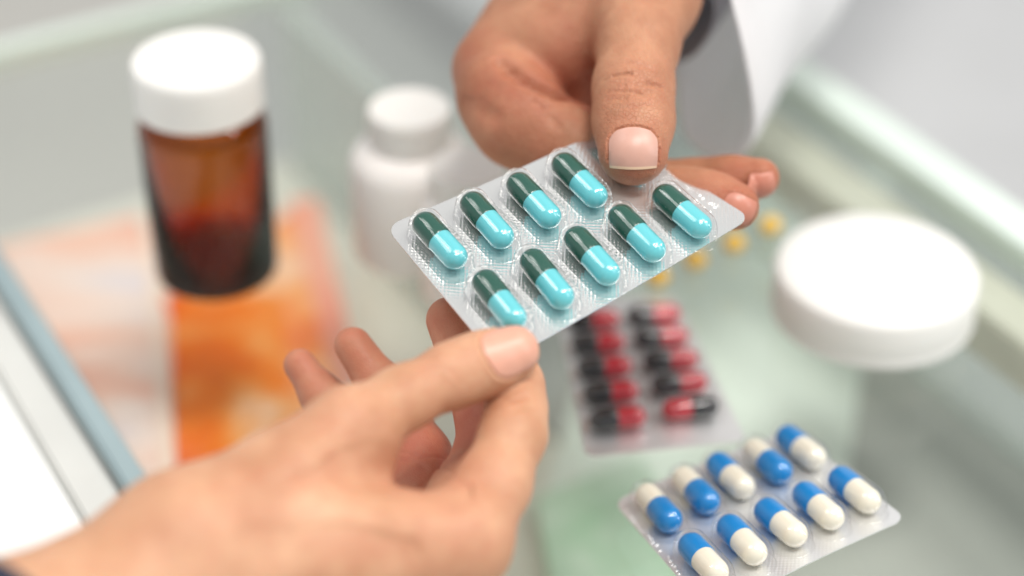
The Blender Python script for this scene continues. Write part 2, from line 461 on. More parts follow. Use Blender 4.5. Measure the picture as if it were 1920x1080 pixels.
def white_bottle(px, py, label, R=0.0195, H=0.058, capR=0.0135, capH=0.016):
    e = tag(empty('white_bottle'), label, 'bottle', 'white pill bottles')
    hb = H - capH
    prof = [(R * 0.8, 0), (R * 0.95, 0.0006), (R, 0.0025), (R, hb * 0.80), (R * 0.97, hb * 0.86), (R * 0.86, hb * 0.925), (capR * 1.02, hb * 0.97), (capR * 0.93, hb * 0.985), (capR * 0.93, hb + 0.003)]
    v, f = lathe(prof, 64); mesh_obj('bottle_body', v, f, M['white_hdpe'], e, auto=50)
    c = ribbed_cap(capR, capH, 'screw_cap', M['white_plastic'], e, 60); c.location = (0, 0, hb + 0.0002)
    locate(e, px, py)
white_bottle(776, 466, 'white plastic pill bottle with ribbed screw cap behind the turquoise blister pack', 0.0195, 0.0530, 0.0132, 0.0112)
white_bottle(880, 548, 'shorter white bottle mostly hidden behind the left end of the turquoise blister pack', 0.0150, 0.0470, 0.0118, 0.0105)

# big white lid
ld = tag(empty('jar_lid'), 'large round white plastic jar lid lying on the glass at right', 'lid')
R, H = 0.0315, 0.0165
prof = [(R - 0.0016, 0.0), (R - 0.0002, 0.0002), (R, 0.001), (R, H - 0.0022), (R - 0.0007, H - 0.0007), (R - 0.0022, H), (R * 0.7, H - 0.0002), (R * 0.2, H - 0.0002)]
v, f = lathe(prof, 120); mesh_obj('lid_shell', v, f, M['white_plastic'], ld)
v, f = lathe([(R + 0.0001, 0.0003), (R + 0.00025, 0.0010), (R + 0.00025, 0.0024), (R - 0.0001, 0.0030)], 120, False, False)
mesh_obj('tamper_ring', v, f, M['white_plastic'], ld)
locate(ld, 1634, 580)

# ------------------------------------------------------------------ blister packs
def capsule_meshes(L, r, matA, matB, split=0.5):
    """two half capsules along +x; A (the wider cap) at -x, B at +x."""
    def half(x0, x1, r_, dome_at_start):
        prof = []
        n = 9
        if dome_at_start:
            for k in range(n + 1):
                a = math.pi / 2 * k / n
                prof.append((r_ * math.sin(a), x0 + r_ * (1 - math.cos(a)) * 1.02))
            prof += [(r_, x1 - 0.0002), (r_ - 0.00008, x1)]
        else:
            prof += [(r_, x0)]
            for k in range(n + 1):
                a = math.pi / 2 * (1 - k / n)
                prof.append((r_ * math.sin(a), x1 - r_ * (1 - math.cos(a)) * 1.02))
        prof = [(max(a_, 1e-6), b_) for a_, b_ in prof]
        v, f = lathe(prof, 28, True, True)
        return [(z, x, y) for x, y, z in v], f
    h = L / 2
    xs = -h + L * split
    va, fa = half(-h, xs, r, True)
    vb, fb = half(xs - 0.0004, h, r * 0.95, False)
    return (va, fa), (vb, fb)

def bubble_mesh(L, r):
    """clear stadium dome round a capsule lying along x on the plane z=0."""
    hs = (L / 2 - r)
    prof = [(r * 1.50, 0.00010), (r * 1.43, 0.00018), (r * 1.38, 0.0005), (r * 1.355, 0.0012), (r * 1.31, r * 1.0), (r * 1.20, r * 1.48), (r * 0.98, r * 1.86), (r * 0.63, r * 2.11), (r * 0.25, r * 2.19)]
    seg = 36
    vs_, fs = [], []
    for o, z in prof:
        for i in range(seg):
            a = 2 * math.pi * (i + 0.5) / seg
            x = math.cos(a) * o + (hs if math.cos(a) > 0 else -hs)
            vs_.append((x, math.sin(a) * o, z))
    for j in range(len(prof) - 1):
        for i in range(seg):
            i2 = (i + 1) % seg
            fs.append((j * seg + i, j * seg + i2, (j + 1) * seg + i2, (j + 1) * seg + i))
    fs.append(tuple((len(prof) - 1) * seg + i for i in range(seg)))
    return vs_, fs

def sheet(name, surf, Lu, Lv, corner, thick, mat, parent, nu=48, nv=36):
    """thin sheet with rounded corners following surf(u,v)->(point,normal); Lu,Lv in metres give the UVs in mm."""
    idx = {}; verts = []; uvs = []
    def pt(i, j):
        u, v_ = i / nu, j / nv
        x, y = u * Lu, v_ * Lv
        cx = min(max(x, corner), Lu - corner); cyy = min(max(y, corner), Lv - corner)
        dx, dy = x - cx, y - cyy
        if dx and dy:                       # squash the square corner on to its arc
            m = max(abs(dx), abs(dy)); l = math.hypot(dx, dy)
            x, y = cx + dx * m / l, cyy + dy * m / l
        return x / Lu, y / Lv
    g = [[pt(i, j) for j in range(nv + 1)] for i in range(nu + 1)]
    top = np.array([[surf(*g[i][j])[0] for j in range(nv + 1)] for i in range(nu + 1)])
    nor = np.array([[surf(*g[i][j])[1] for j in range(nv + 1)] for i in range(nu + 1)])
    bot = top - nor * thick
    V = list(top.reshape(-1, 3)) + list(bot.reshape(-1, 3))
    W = nv + 1; off = (nu + 1) * W
    F = []
    for i in range(nu):
        for j in range(nv):
            a, b_, c_, d_ = i * W + j, (i + 1) * W + j, (i + 1) * W + j + 1, i * W + j + 1
            F.append((a, b_, c_, d_)); F.append((off + a, off + d_, off + c_, off + b_))
    rim = [(i, 0) for i in range(nu)] + [(nu, j) for j in range(nv)] + [(i, nv) for i in range(nu, 0, -1)] + [(0, j) for j in range(nv, 0, -1)]
    for k in range(len(rim)):
        a = rim[k][0] * W + rim[k][1]; b_ = rim[(k + 1) % len(rim)]; b_ = b_[0] * W + b_[1]
        F.append((b_, a, off + a, off + b_))
    n0 = unit(np.cross(top[1, 0] - top[0, 0], top[0, 1] - top[0, 0]))
    if np.dot(n0, nor[0, 0]) < 0: F = [q[::-1] for q in F]
    o = mesh_obj(name, V, F, mat, parent, auto=45)
    uvl = o.data.uv_layers.new(name='UVMap')
    gm = np.array(g).reshape(-1, 2) * np.array([Lu, Lv]) * 1000
    gm = np.vstack([gm, gm])
    li = np.empty(len(o.data.loops), dtype=np.int32); o.data.loops.foreach_get('vertex_index', li)
    uvl.data.foreach_set('uv', gm[li].astype(np.float32).ravel())
    return o

def frame(p, x, n):
    n = unit(n); x = np.asarray(x, float); x = unit(x - n * np.dot(x, n)); y = np.cross(n, x)
    return Matrix(((x[0], y[0], n[0], p[0]), (x[1], y[1], n[1], p[1]), (x[2], y[2], n[2], p[2]), (0, 0, 0, 1)))

def blister(name, corners, slots, Lcap, rcap, mA, mB, foil, label, bend=None, emboss=None, corner=0.0035, lift=None):
    """corners: four world points (u0v0, u1v0, u1v1, u0v1); slots: (u, v, flip) of each capsule, lying along v."""
    c00, c10, c11, c01 = [np.asarray(c, float) for c in corners]
    def base(u, v_):
        return (1 - u) * (1 - v_) * c00 + u * (1 - v_) * c10 + u * v_ * c11 + (1 - u) * v_ * c01
    nrm0 = unit(np.cross(c10 - c00, c01 - c00))
    if nrm0[2] < 0: nrm0 = -nrm0
    def pos(u, v_):
        p = base(u, v_)
        return p if bend is None else p + nrm0 * bend(u, v_)
    def surf(u, v_):
        e = 0.01
        p = pos(u, v_)
        du = pos(u + e, v_) - pos(u - e, v_); dv = pos(u, v_ + e) - pos(u, v_ - e)
        n = unit(np.cross(du, dv))
        if np.dot(n, nrm0) < 0: n = -n
        return p, n
    Lu = (np.linalg.norm(c10 - c00) + np.linalg.norm(c11 - c01)) / 2
    Lv = (np.linalg.norm(c01 - c00) + np.linalg.norm(c11 - c10)) / 2
    cen = surf(0.5, 0.5)[0]
    root = tag(empty(name, cen), label, 'blister pack', 'capsule blister packs')
    inv = Matrix.Translation(-Vector(cen))
    o = sheet('backing_foil', surf, Lu, Lv, corner, 0.00035, foil, root); o.matrix_local = inv
    (va, fa), (vb, fb) = capsule_meshes(Lcap, rcap, mA, mB)
    bv, bf = bubble_mesh(Lcap + 0.0008, rcap)
    protoA = protoB = protoBub = None
    for u, v_, flip in slots:
        p, n = surf(u, v_)
        ax = pos(u, v_ + 0.02) - pos(u, v_ - 0.02)
        if flip: ax = -ax
        sA, sB = (mA, mB)
        ax0 = unit(ax); ax = ax0 + rng.normal(0, 0.028, 3)
        m = inv @ frame(p + n * (rcap * 1.06) + ax0 * rng.uniform(-0.0004, 0.0004), ax, n)
        if protoA is None:
            protoA = mesh_obj('capsule', va, fa, mA, root, auto=40)
            protoB = mesh_obj('capsule_body', vb, fb, mB, protoA, auto=40)
            protoBub = mesh_obj('bubble', bv, bf, M['bubble'], root)
            a, b_, c_ = protoA, protoB, protoBub
        else:
            a = protoA.copy(); COL.objects.link(a); a.parent = root
            b_ = protoB.copy(); COL.objects.link(b_); b_.parent = a
            c_ = protoBub.copy(); COL.objects.link(c_); c_.parent = root
        a.matrix_local = m
        c_.matrix_local = inv @ frame(p, ax0, n)
    if emboss:
        # raised batch print: two short rows of small pressed marks
        u0, v0, v1, rows = emboss
        V, F = [], []
        for r_ in range(rows):
            t = v0
            while t < v1:
                w = rng.uniform(0.012, 0.026)
                if rng.random() < 0.85:
                    for s in range(rng.integers(1, 4)):
                        uu = u0 + r_ * 0.034 + rng.uniform(-0.008, 0.008); vv = t + rng.uniform(0, w)
                        p, n = surf(uu, vv)
                        x = unit(pos(uu + 0.01, vv) - pos(uu - 0.01, vv)); y = np.cross(n, x)
                        a_, b2 = rng.uniform(0.00022, 0.0006), rng.uniform(0.00018, 0.0004)
                        k = len(V)
                        for sx, sy in ((-1, -1), (1, -1), (1, 1), (-1, 1)):
                            V.append(p + x * a_ * sx + y * b2 * sy - n * 0.00005)
                        for sx, sy in ((-1, -1), (1, -1), (1, 1), (-1, 1)):
                            V.append(p + x * a_ * sx * 0.5 + y * b2 * sy * 0.5 + n * 0.00022)
                        F += [(k + 4, k + 5, k + 6, k + 7)] + [(k + i, k + (i + 1) % 4, k + 4 + (i + 1) % 4, k + 4 + i) for i in range(4)]
                t += w + 0.012
        o = mesh_obj('embossed_marks', V, F, foil, root, smooth=True)
        o.data.uv_layers.new(name='UVMap')
        o.matrix_local = inv
    return root, surf

def packd(y): return 497 - 0.112 * (y - 455)
pc = [P(x, y, packd(y)) for x, y in ((722, 425), (1195, 212), (1408, 408), (937, 682))]
def sstep(a, b, x):
    t = min(max((x - a) / (b - a), 0), 1); return t * t * (3 - 2 * t)
def bend_main(u, v_):
    return -0.0125 * min(max((u - 0.74) / 0.26, 0), 1) ** 1.25 * max(0.0, 1 - v_) - 0.0016 * (1 - (2 * u - 1) ** 2) * 0.5
def uv_of(px, py):
    """pack coordinates of the foil point below a capsule seen at pixel (px, py)."""
    u, v_ = 0.5, 0.5
    c = pc
    tgt = np.array([px, py], float)
    def proj(u, v_):
        p = (1 - u) * (1 - v_) * c[0] + u * (1 - v_) * c[1] + u * v_ * c[2] + (1 - u) * v_ * c[3]
        n = unit(np.cross(c[1] - c[0], c[3] - c[0])); n = n if n[2] > 0 else -n
        q = p + n * 0.0037 - CAM
        z = q @ FW
        return np.array([960 + FPX * (q @ XW) / z, 540 - FPX * (q @ UPW) / z])
    for _ in range(20):
        f0 = proj(u, v_); J = np.column_stack([(proj(u + 1e-3, v_) - f0) / 1e-3, (proj(u, v_ + 1e-3) - f0) / 1e-3])
        s = np.linalg.solve(J, tgt - f0); u += s[0]; v_ += s[1]
    return u, v_
A0, A3 = np.array(uv_of(825, 452)), np.array(uv_of(1085, 333))
B0, B4 = np.array(uv_of(935, 562)), np.array(uv_of(1278, 394))
slots = [tuple(A0 + (A3 - A0) * k / 3) + (False,) for k in range(5)] + [tuple(B0 + (B4 - B0) * k / 4) + (False,) for k in range(5)]
slots[4] = (slots[4][0] + 0.02, slots[4][1] - 0.09, False)
mainpack, main_surf = blister('blister_pack', pc, slots, 0.0196, 0.00352, M['cap_green'], M['cap_cyan'], M['foil'],
    'silver blister pack of dark green and turquoise capsules held between the two hands', bend_main, (0.925, 0.28, 0.82, 2), 0.004)

# blue and ivory pack, its far end resting on the counter
ZP = 0.006
bc = [T(1150, 940, ZP), T(1482, 806, ZP), T(1700, 972, ZP + 0.010), T(1330, 1150, ZP + 0.008)]
bslots = []
for k, (x, y, fl_) in enumerate(((0.115, 0.27, True), (0.315, 0.27, True), (0.50, 0.27, False), (0.70, 0.27, True), (0.89, 0.27, False))): bslots.append((x, y, fl_))
for k in range(5): bslots.append((0.11 + 0.195 * k, 0.74, False))
blister('blister_pack', bc, bslots, 0.0196, 0.0037, M['cap_blue'], M['cap_ivory'], M['foil_white'],
    'blister pack of blue and ivory capsules lying at the lower right', lambda u, v_: 0.0008 * math.sin(3.1 * u), (0.02, 0.1, 0.9, 1), 0.004)

# red and black pack
rc = [T(1040, 560, 0.001), T(1266, 556, 0.001), T(1400, 826, 0.001), T(1098, 858, 0.001)]
def rcorner(u, v_): return None
rslots_uv = []
root_r = None
# capsules of this pack lie across it: build it with v across the rows
rcs = [rc[0], rc[3], rc[2], rc[1]]
rsl = []
for k in range(5): rsl.append((0.22 + 0.157 * k, 0.235, False))
for k in range(5): rsl.append((0.20 + 0.157 * k, 0.715, k == 4))
blister('blister_pack', rcs, rsl, 0.0168, 0.0034, M['cap_black'], M['cap_red'], M['foil_white'],
    'blister pack of red and black capsules lying behind the fingers', None, None, 0.003)

# yellow softgels strip
ys = tag(empty('softgel_strip', T(1340, 482)), 'clear strip of round yellow softgels beside the jar lid', 'blister pack', 'capsule blister packs')
y0 = T(1340, 482)
def ysurf(u, v_):
    a, b_, c_, d_ = T(1090, 552, 0.0012), T(1512, 372, 0.0012), T(1546, 410, 0.0012), T(1120, 596, 0.0012)
    return (1 - u) * (1 - v_) * a + u * (1 - v_) * b_ + u * v_ * c_ + (1 - u) * v_ * d_, np.array([0, 0, 1.0])
o = sheet('clear_sheet', ysurf, 0.07, 0.02, 0.003, 0.0004, M['bubble'], ys, 16, 8); o.location = tuple(-c for c in y0)
gel = None
for px, py in ((1443, 430), (1375, 463), (1303, 494), (1233, 526)):
    if gel is None:
        n = 10; prof = [(0.0038 * math.sin(math.pi * max(k, 0.02) / n) + 1e-5, 0.0032 * (1 - math.cos(math.pi * k / n))) for k in range(n + 1)]
        v, f = lathe(prof, 24); gel = mesh_obj('softgel', v, f, M['cap_yellow'], ys); g = gel
    else:
        g = gel.copy(); COL.objects.link(g); g.parent = ys
    p = T(px, py + 8, 0.0013); g.location = tuple(p - y0)

# ------------------------------------------------------------------ hands: blended distance field -> one continuous skin
def smin(a, b, k):
    h = np.clip(0.5 + 0.5 * (b - a) / k, 0, 1)
    return b + (a - b) * h - k * h * (1 - h)

class Hand:
    """mm units, relative to origin; palm prims melt together, every finger melts into the palm only."""
    def __init__(self, origin):
        self.o = np.asarray(origin, float)
        self.palm, self.fingers, self.creases, self.cn = [], [], [], {}
    def loc(self, p): return (np.asarray(p, float) - self.o) * 1000.0
    def cone(self, a, b, ra, rb, flat=None, q=1.0, k=6.0):
        return (self.loc(a), self.loc(b), ra, rb, None if flat is None else unit(flat), q, k)
    def add_palm(self, *a, **k): self.palm.append(self.cone(*a, **k))
    def add_finger(self, prims, k=7.0): self.fingers.append((prims, k))
    @staticmethod
    def prim(c, p):
        a, b, ra, rb, fl_, q, k = c
        ba = b - a
        L2 = float(ba @ ba)
        pa = p - a.astype(np.float32)
        if L2 < 1e-9:
            t = np.zeros(len(p), dtype=np.float32); df = pa
        else:
            t = np.clip((pa @ ba.astype(np.float32)) / L2, 0, 1)
            df = pa - t[:, None] * ba.astype(np.float32)
        d2 = np.einsum('ij,ij->i', df, df)
        if fl_ is not None and q != 1.0:
            cc = df @ fl_.astype(np.float32)
            d2 = d2 + (q * q - 1) * cc * cc
        return np.sqrt(d2) - (ra + (rb - ra) * t)
    def chain(self, prims, p):
        d = None
        for c in prims:
            e = self.prim(c, p)
            d = e if d is None else smin(d, e, c[6])
        return d
    def field(self, p, creases=True):
        p = np.asarray(p, dtype=np.float32)
        pal = self.chain(self.palm, p)
        d = pal
        for prims, k in self.fingers:
            d = smin(d, smin(pal, self.chain(prims, p), k), 0.9)
        if creases:
            near = np.abs(d) < 6
            if near.any():
                q = p[near]; add = np.zeros(len(q), dtype=np.float32)
                for a, b, w, h in self.creases:
                    nn = self.cnorm(a, b)
                    lo = np.minimum(a, b) - 4 * w - 3; hi = np.maximum(a, b) + 4 * w + 3
                    mk = np.all((q > lo) & (q < hi), axis=1)
                    if not mk.any(): continue
                    qq = q[mk]; ba = b - a
                    t = np.clip(((qq - a) @ ba) / max(ba @ ba, 1e-9), 0, 1)
                    df = qq - a - t[:, None] * ba
                    dn = df @ nn
                    d2 = np.einsum('ij,ij->i', df, df) - 0.9 * dn * dn
                    v = h * np.exp(-d2 / (w * w))
                    cur = add[mk]
                    add[mk] = np.where(np.abs(v) > np.abs(cur), v, cur)
                d = d.copy(); d[near] += add
        return d
    def cnorm(self, a, b):
        key = (round(float(a[0] + b[0]), 3), round(float(a[1] + b[1]), 3), round(float(a[2] + b[2]), 3))
        if key not in self.cn:
            self.cn[key] = self.grad(((a + b) / 2)[None, :].astype(float))[0].astype(np.float32)
        return self.cn[key]
    def grad(self, p, creases=False):
        e = 0.15
        g = np.stack([self.field(p + np.eye(3)[i] * e, creases) - self.field(p - np.eye(3)[i] * e, creases) for i in range(3)], 1)
        return g / np.maximum(np.linalg.norm(g, axis=1, keepdims=True), 1e-9)
    def hit(self, start, direction, far=900.0):
        """march from a world point along a direction to the skin; mm, local."""
        p = self.loc(start)[None, :]; dr = unit(direction)[None, :]
        s = 0.0
        for _ in range(160):
            d = float(self.field(p + dr * s, False)[0])
            if d < 0.02: break
            s += max(d * 0.8, 0.02)
            if s > far: return None
        return (p + dr * s)[0]
    def hit_px(self, x, y):
        r = (x - 960) / FPX * XW + (540 - y) / FPX * UPW + FW
        return self.hit(CAM, r)
    def crease_px(self, pts, w, h):
        q = [self.hit_px(x, y) for x, y in pts]
        q = [k for k in q if k is not None]
        n = len(q) - 1
        for i in range(n):
            f0 = min(1.0, 0.35 + 0.4 * i)
            self.creases.append((q[i].astype(np.float32), q[i + 1].astype(np.float32), w, h * (f0 if n > 1 else 1)))
    def build(self, name, h, mat, parent, lo, hi, blood_and_shade):
        B = 8
        lo = self.loc(lo) if False else np.asarray(lo, float)
        n = np.ceil((np.asarray(hi) - lo) / (h * B)).astype(int)
        bc_ = np.stack(np.meshgrid(*[np.arange(k) for k in n], indexing='ij'), -1).reshape(-1, 3)
        cen = lo + (bc_ + 0.5) * h * B
        dc = self.field(cen, False)
        act = np.abs(dc) < h * B * 0.87 * 1.7 + 2.0
        N = n * B
        vals = np.repeat(np.repeat(np.repeat(dc.reshape(tuple(n)), B, 0), B, 1), B, 2).astype(np.float32)
        vals = np.where(vals < 0, np.minimum(vals, -1), np.maximum(vals, 1)).astype(np.float32)
        sub = np.stack(np.meshgrid(*[np.arange(B)] * 3, indexing='ij'), -1).reshape(-1, 3)
        ab = bc_[act]
        for s in range(0, len(ab), 400):
            idx = (ab[s:s + 400, None, :] * B + sub[None]).reshape(-1, 3)
            vals[idx[:, 0], idx[:, 1], idx[:, 2]] = self.field(lo + idx * h)
        V, F = surface_nets(vals, lo, h)
        V = self.settle(V, 0.5 * h, 1)
        if self.creases:
            V, F = self.refine(V, F)
        o = mesh_obj(name, V / 1000.0, F, mat, parent)
        at = o.data.attributes.new('blood_and_shade', 'FLOAT', 'POINT')
        bl = np.zeros(len(V))
        for p, rad, amt in blood_and_shade:
            dd = np.linalg.norm(V - self.loc(p), axis=1)
            bl = np.maximum(bl, amt * np.exp(-(dd / rad) ** 2))
        for a, b, w, hh in self.creases:
            if hh > 0.25:
                ba = b - a
                t = np.clip(((V - a) @ ba) / max(ba @ ba, 1e-9), 0, 1)
                dd = np.linalg.norm(V - a - t[:, None] * ba, axis=1)
                bl = np.maximum(bl, 0.22 * np.exp(-(dd / (w * 1.3)) ** 2))
        at.data.foreach_set('value', bl.astype(np.float32))
        return o
    def refine(self, V, F):
        """finer mesh round the wrinkles and nail folds"""
        ctr_ = V[F].mean(1)
        mk = np.zeros(len(F), dtype=bool)
        for a, b, w, h in self.creases:
            if w > 1.6: continue
            ba = b - a
            t = np.clip(((ctr_ - a) @ ba) / max(ba @ ba, 1e-9), 0, 1)
            mk |= np.linalg.norm(ctr_ - a - t[:, None] * ba, axis=1) < w * 2.2 + 0.8
        bm = bmesh.new()
        me = bpy.data.meshes.new('tmp'); me.from_pydata(V.tolist(), [], F.tolist()); bm.from_mesh(me); bpy.data.meshes.remove(me)
        bm.faces.ensure_lookup_table()
        ed = set()
        for i in np.nonzero(mk)[0]: ed.update(bm.faces[int(i)].edges)
        bmesh.ops.subdivide_edges(bm, edges=list(ed), cuts=2, use_grid_fill=True)
        bm.verts.ensure_lookup_table()
        V2 = np.array([v.co[:] for v in bm.verts]); F2 = [[v.index for v in f.verts] for f in bm.faces]
        bm.free()
        new = np.ones(len(V2), dtype=bool); new[:len(V)] = False
        new[np.unique(F[mk])] = True
        V2[new] = self.settle(V2[new], 0.5, 2)
        return V2, F2
    def settle(self, V, lim, times):
        e = 0.12
        for _ in range(times):
            d = self.field(V)
            g = np.stack([self.field(V + np.eye(3)[i] * e) - d for i in range(3)], 1)
            g /= np.maximum(np.linalg.norm(g, axis=1, keepdims=True), 1e-9)
            V = V - np.clip(d, -lim, lim)[:, None] * g
        return V
    def nail(self, px, py, toward, width, length, parent, plate, tipmat, free=0.10, rows=18, cols=16, normal=None, fold=1.0):
        """nail plate: grows on the skin around the point seen at (px, py), pointing to world point `toward`."""
        c = self.hit_px(px, py)
        N = self.grad(c[None, :])[0] if normal is None else unit(normal)
        A = self.loc(toward) - c; A = unit(A - N * (A @ N)); S = np.cross(A, N)
        G = []
        for j in range(rows + 1):
            v_ = -1 + 2 * j / rows
            wsc = (1 - max(0, (-v_ - 0.35) / 0.65) ** 2.6 * 0.30) * (1 - max(0, v_ - 0.6) ** 2 * 0.25)
            for i in range(cols + 1):
                u = -1 + 2 * i / cols
                vv = v_ + (u * u) * (0.14 if v_ < 0 else -0.16) * abs(v_)
                st = c + S * (width / 2 * u * wsc) + A * (length / 2 * vv) + N * 5.0
                G.append(st)
        G = np.array(G)
        s = np.zeros(len(G))
        for _ in range(60):
            d = self.field(G - N * s[:, None], False)
            s += np.clip(d, -1, 3) * 0.8
        Q = G - N * s[:, None]
        Q = Q.reshape(rows + 1, cols + 1, 3)
        # even out along the nail so that the plate is one clean curve
        for _ in range(3):
            Q[1:-1] = (Q[:-2] + 2 * Q[1:-1] + Q[2:]) / 4
        lift = np.array([0.10 + 0.28 * min(1, (j / rows) * 1.5) for j in range(rows + 1)])
        edge = np.array([1 - abs(-1 + 2 * i / cols) ** 4 for i in range(cols + 1)])
        topv = Q + N * (min(1, fold + 0.2) * lift[:, None] * (0.35 + 0.65 * edge[None, :]))[:, :, None]
        botv = topv - N * 0.45
        V = np.vstack([topv.reshape(-1, 3), botv.reshape(-1, 3)]) / 1000.0
        W = cols + 1; off = (rows + 1) * W; F = []; MI = []
        for j in range(rows):
            for i in range(cols):
                a, b_, c2, d_ = j * W + i, j * W + i + 1, (j + 1) * W + i + 1, (j + 1) * W + i
                F += [(a, b_, c2, d_), (off + d_, off + c2, off + b_, off + a)]
                m_ = 1 if (j + 0.5) / rows > 1 - free else 0
                MI += [m_, m_]
        rim = [(0, i) for i in range(cols)] + [(j, cols) for j in range(rows)] + [(rows, i) for i in range(cols, 0, -1)] + [(j, 0) for j in range(rows, 0, -1)]
        for k in range(len(rim)):
            a = rim[k][0] * W + rim[k][1]; b2 = rim[(k + 1) % len(rim)]; b2 = b2[0] * W + b2[1]
            F.append((a, off + a, off + b2, b2)); MI.append(1 if rim[k][0] == rows else 0)
        fn = np.cross(V[1] - V[0], V[W] - V[0])
        if fn @ N < 0: F = [q[::-1] for q in F]
        o = mesh_obj('nail', V, F, [plate, tipmat], parent, mat_idx=MI, auto=50)
        # fold of skin round the sides and root
        ring = [Q[j, 0] for j in range(int(rows * 0.85), -1, -2)] + [Q[0, i] for i in range(0, cols + 1, 2)] + [Q[j, cols] for j in range(0, int(rows * 0.85), 2)]
        cc = Q[rows // 2, cols // 2]
        for a, b_ in zip(ring[:-1], ring[1:]):
            oa = a + unit(a - cc) * 0.15; ob = b_ + unit(b_ - cc) * 0.15
            self.creases.append((oa.astype(np.float32), ob.astype(np.float32), 0.45, 0.50 * fold))
            oa = a + unit(a - cc) * 1.2; ob = b_ + unit(b_ - cc) * 1.2
            self.creases.append((oa.astype(np.float32), ob.astype(np.float32), 0.75, -0.22 * fold))
        return o

def surface_nets(vals, lo, h):
    ins = vals < 0
    nx, ny, nz = vals.shape
    c = [ins[i:nx - 1 + i, j:ny - 1 + j, k:nz - 1 + k] for i in (0, 1) for j in (0, 1) for k in (0, 1)]
    cnt = sum(x.astype(np.int8) for x in c)
    cells = np.argwhere((cnt > 0) & (cnt < 8))
    vid = -np.ones((nx - 1, ny - 1, nz - 1), dtype=np.int64)
    vid[cells[:, 0], cells[:, 1], cells[:, 2]] = np.arange(len(cells))
    acc = np.zeros((len(cells), 3)); num = np.zeros(len(cells))
    cor = [(i, j, k) for i in (0, 1) for j in (0, 1) for k in (0, 1)]
    for a in cor:
        for ax in range(3):
            if a[ax]: continue
            b = list(a); b[ax] = 1
            va = vals[cells[:, 0] + a[0], cells[:, 1] + a[1], cells[:, 2] + a[2]]
            vb = vals[cells[:, 0] + b[0], cells[:, 1] + b[1], cells[:, 2] + b[2]]
            m = (va < 0) != (vb < 0)
            t = np.where(m, va / np.where(m, va - vb, 1), 0)
            p = np.array(a, float)[None, :].repeat(len(cells), 0); p[:, ax] += t
            acc[m] += p[m]; num[m] += 1
    V = lo + (cells + acc / num[:, None]) * h
    F = []
    for ax in range(3):
        s0 = [slice(None)] * 3; s1 = [slice(None)] * 3
        s0[ax] = slice(0, -1); s1[ax] = slice(1, None)
        A_, B_ = ins[tuple(s0)], ins[tuple(s1)]
        e = np.argwhere(A_ != B_)
        o1, o2 = [i for i in range(3) if i != ax]
        ok = (e[:, o1] > 0) & (e[:, o2] > 0) & (e[:, o1] < vals.shape[o1] - 1) & (e[:, o2] < vals.shape[o2] - 1)
        e = e[ok]
        def cid(d1, d2):
            q = e.copy(); q[:, o1] += d1; q[:, o2] += d2
            return vid[q[:, 0], q[:, 1], q[:, 2]]
        quad = np.stack([cid(-1, -1), cid(0, -1), cid(0, 0), cid(-1, 0)], 1)
        flip = A_[e[:, 0], e[:, 1], e[:, 2]]
        if ax == 1: flip = ~flip
        quad[~flip] = quad[~flip][:, ::-1]
        F.append(quad)
    F = np.vstack(F)
    return V, F[(F >= 0).all(1)]

def bounds(hand, pad=3.0):
    pts, rr = [], []
    for c in hand.palm + [c for f, k in hand.fingers for c in f]:
        pts += [c[0] - c[2], c[0] + c[2], c[1] - c[3], c[1] + c[3]]
    pts = np.array(pts)
    return pts.min(0) - pad, pts.max(0) + pad

# ---- the hand reaching in from the lower left (holds the near corner of the pack)
def finger(hand, joints, k=4.0, flat=None, q=1.0):
    """joints: list of (x, y, d, r)"""
    pr = []
    for a, b in zip(joints[:-1], joints[1:]):
        pr.append(hand.cone(P(*a[:3]), P(*b[:3]), a[3], b[3], flat, q, k))
    return pr

near = tag(empty('person', P(300, 1050, 425)), 'bare forearm and hand from lower left pinching the near corner of the blister pack', 'person', 'people at the counter')
HN = Hand(P(300, 1050, 425))
# forearm, wrist, palm
HN.add_palm(P(-330, 1480, 372), P(0, 1292, 402), 29, 23.5)
HN.add_palm(P(0, 1292, 402), P(330, 1076, 428), 23.5, 17.5, k=8)
HN.add_palm(P(330, 1076, 428), P(600, 1040, 436), 17.5, 14.5, k=8)
HN.add_palm(P(600, 1035, 436), P(868, 1022, 447), 14.5, 10.5, k=7)      # index metacarpal
HN.add_palm(P(560, 1085, 448), P(815, 1055, 466), 15, 10.5, k=7)        # middle metacarpal
HN.add_palm(P(520, 1110, 462), P(750, 1040, 483), 14, 10, k=7)
HN.add_palm(P(480, 1090, 472), P(690, 995, 494), 13, 9.5, k=7)
HN.add_palm(P(370, 1012, 428), P(540, 908, 441), 15.0, 11.8, k=9)         # thumb root
HN.add_palm(P(540, 908, 441), P(650, 815, 449), 11.5, 9.0, k=6)
HN.add_palm(P(600, 950, 446), P(770, 1000, 452), 9.0, 6.5, k=8)          # web
HN.add_palm(P(600, 900, 446), P(690, 850, 452), 8.0, 5.5, k=6)
HN.add_finger(finger(HN, [(560, 900, 441, 9.5), (655, 806, 449, 8.4), (755, 747, 458, 7.1), (850, 703, 463, 7.2), (905, 683, 465, 7.2), (962, 660, 467, 6.3)], 4), 6)
HN.add_finger(finger(HN, [(862, 1015, 447, 10.5), (925, 910, 456, 8.2), (962, 815, 464, 7.4), (968, 765, 470, 6.7), (965, 722, 476, 6.4), (948, 648, 487, 5.8)], 4), 6)
HN.add_finger(finger(HN, [(810, 1035, 466, 10), (868, 930, 478, 7.9), (914, 840, 488, 7.2), (906, 775, 494, 6.5), (880, 700, 497, 6.4), (842, 600, 501, 5.9)], 4), 7)
HN.add_finger(finger(HN, [(750, 1010, 483, 9.5), (790, 925, 496, 7.6), (792, 855, 504, 6.9), (752, 778, 510, 6.3), (718, 730, 512, 5.9), (662, 648, 514, 4.9)], 4), 7)
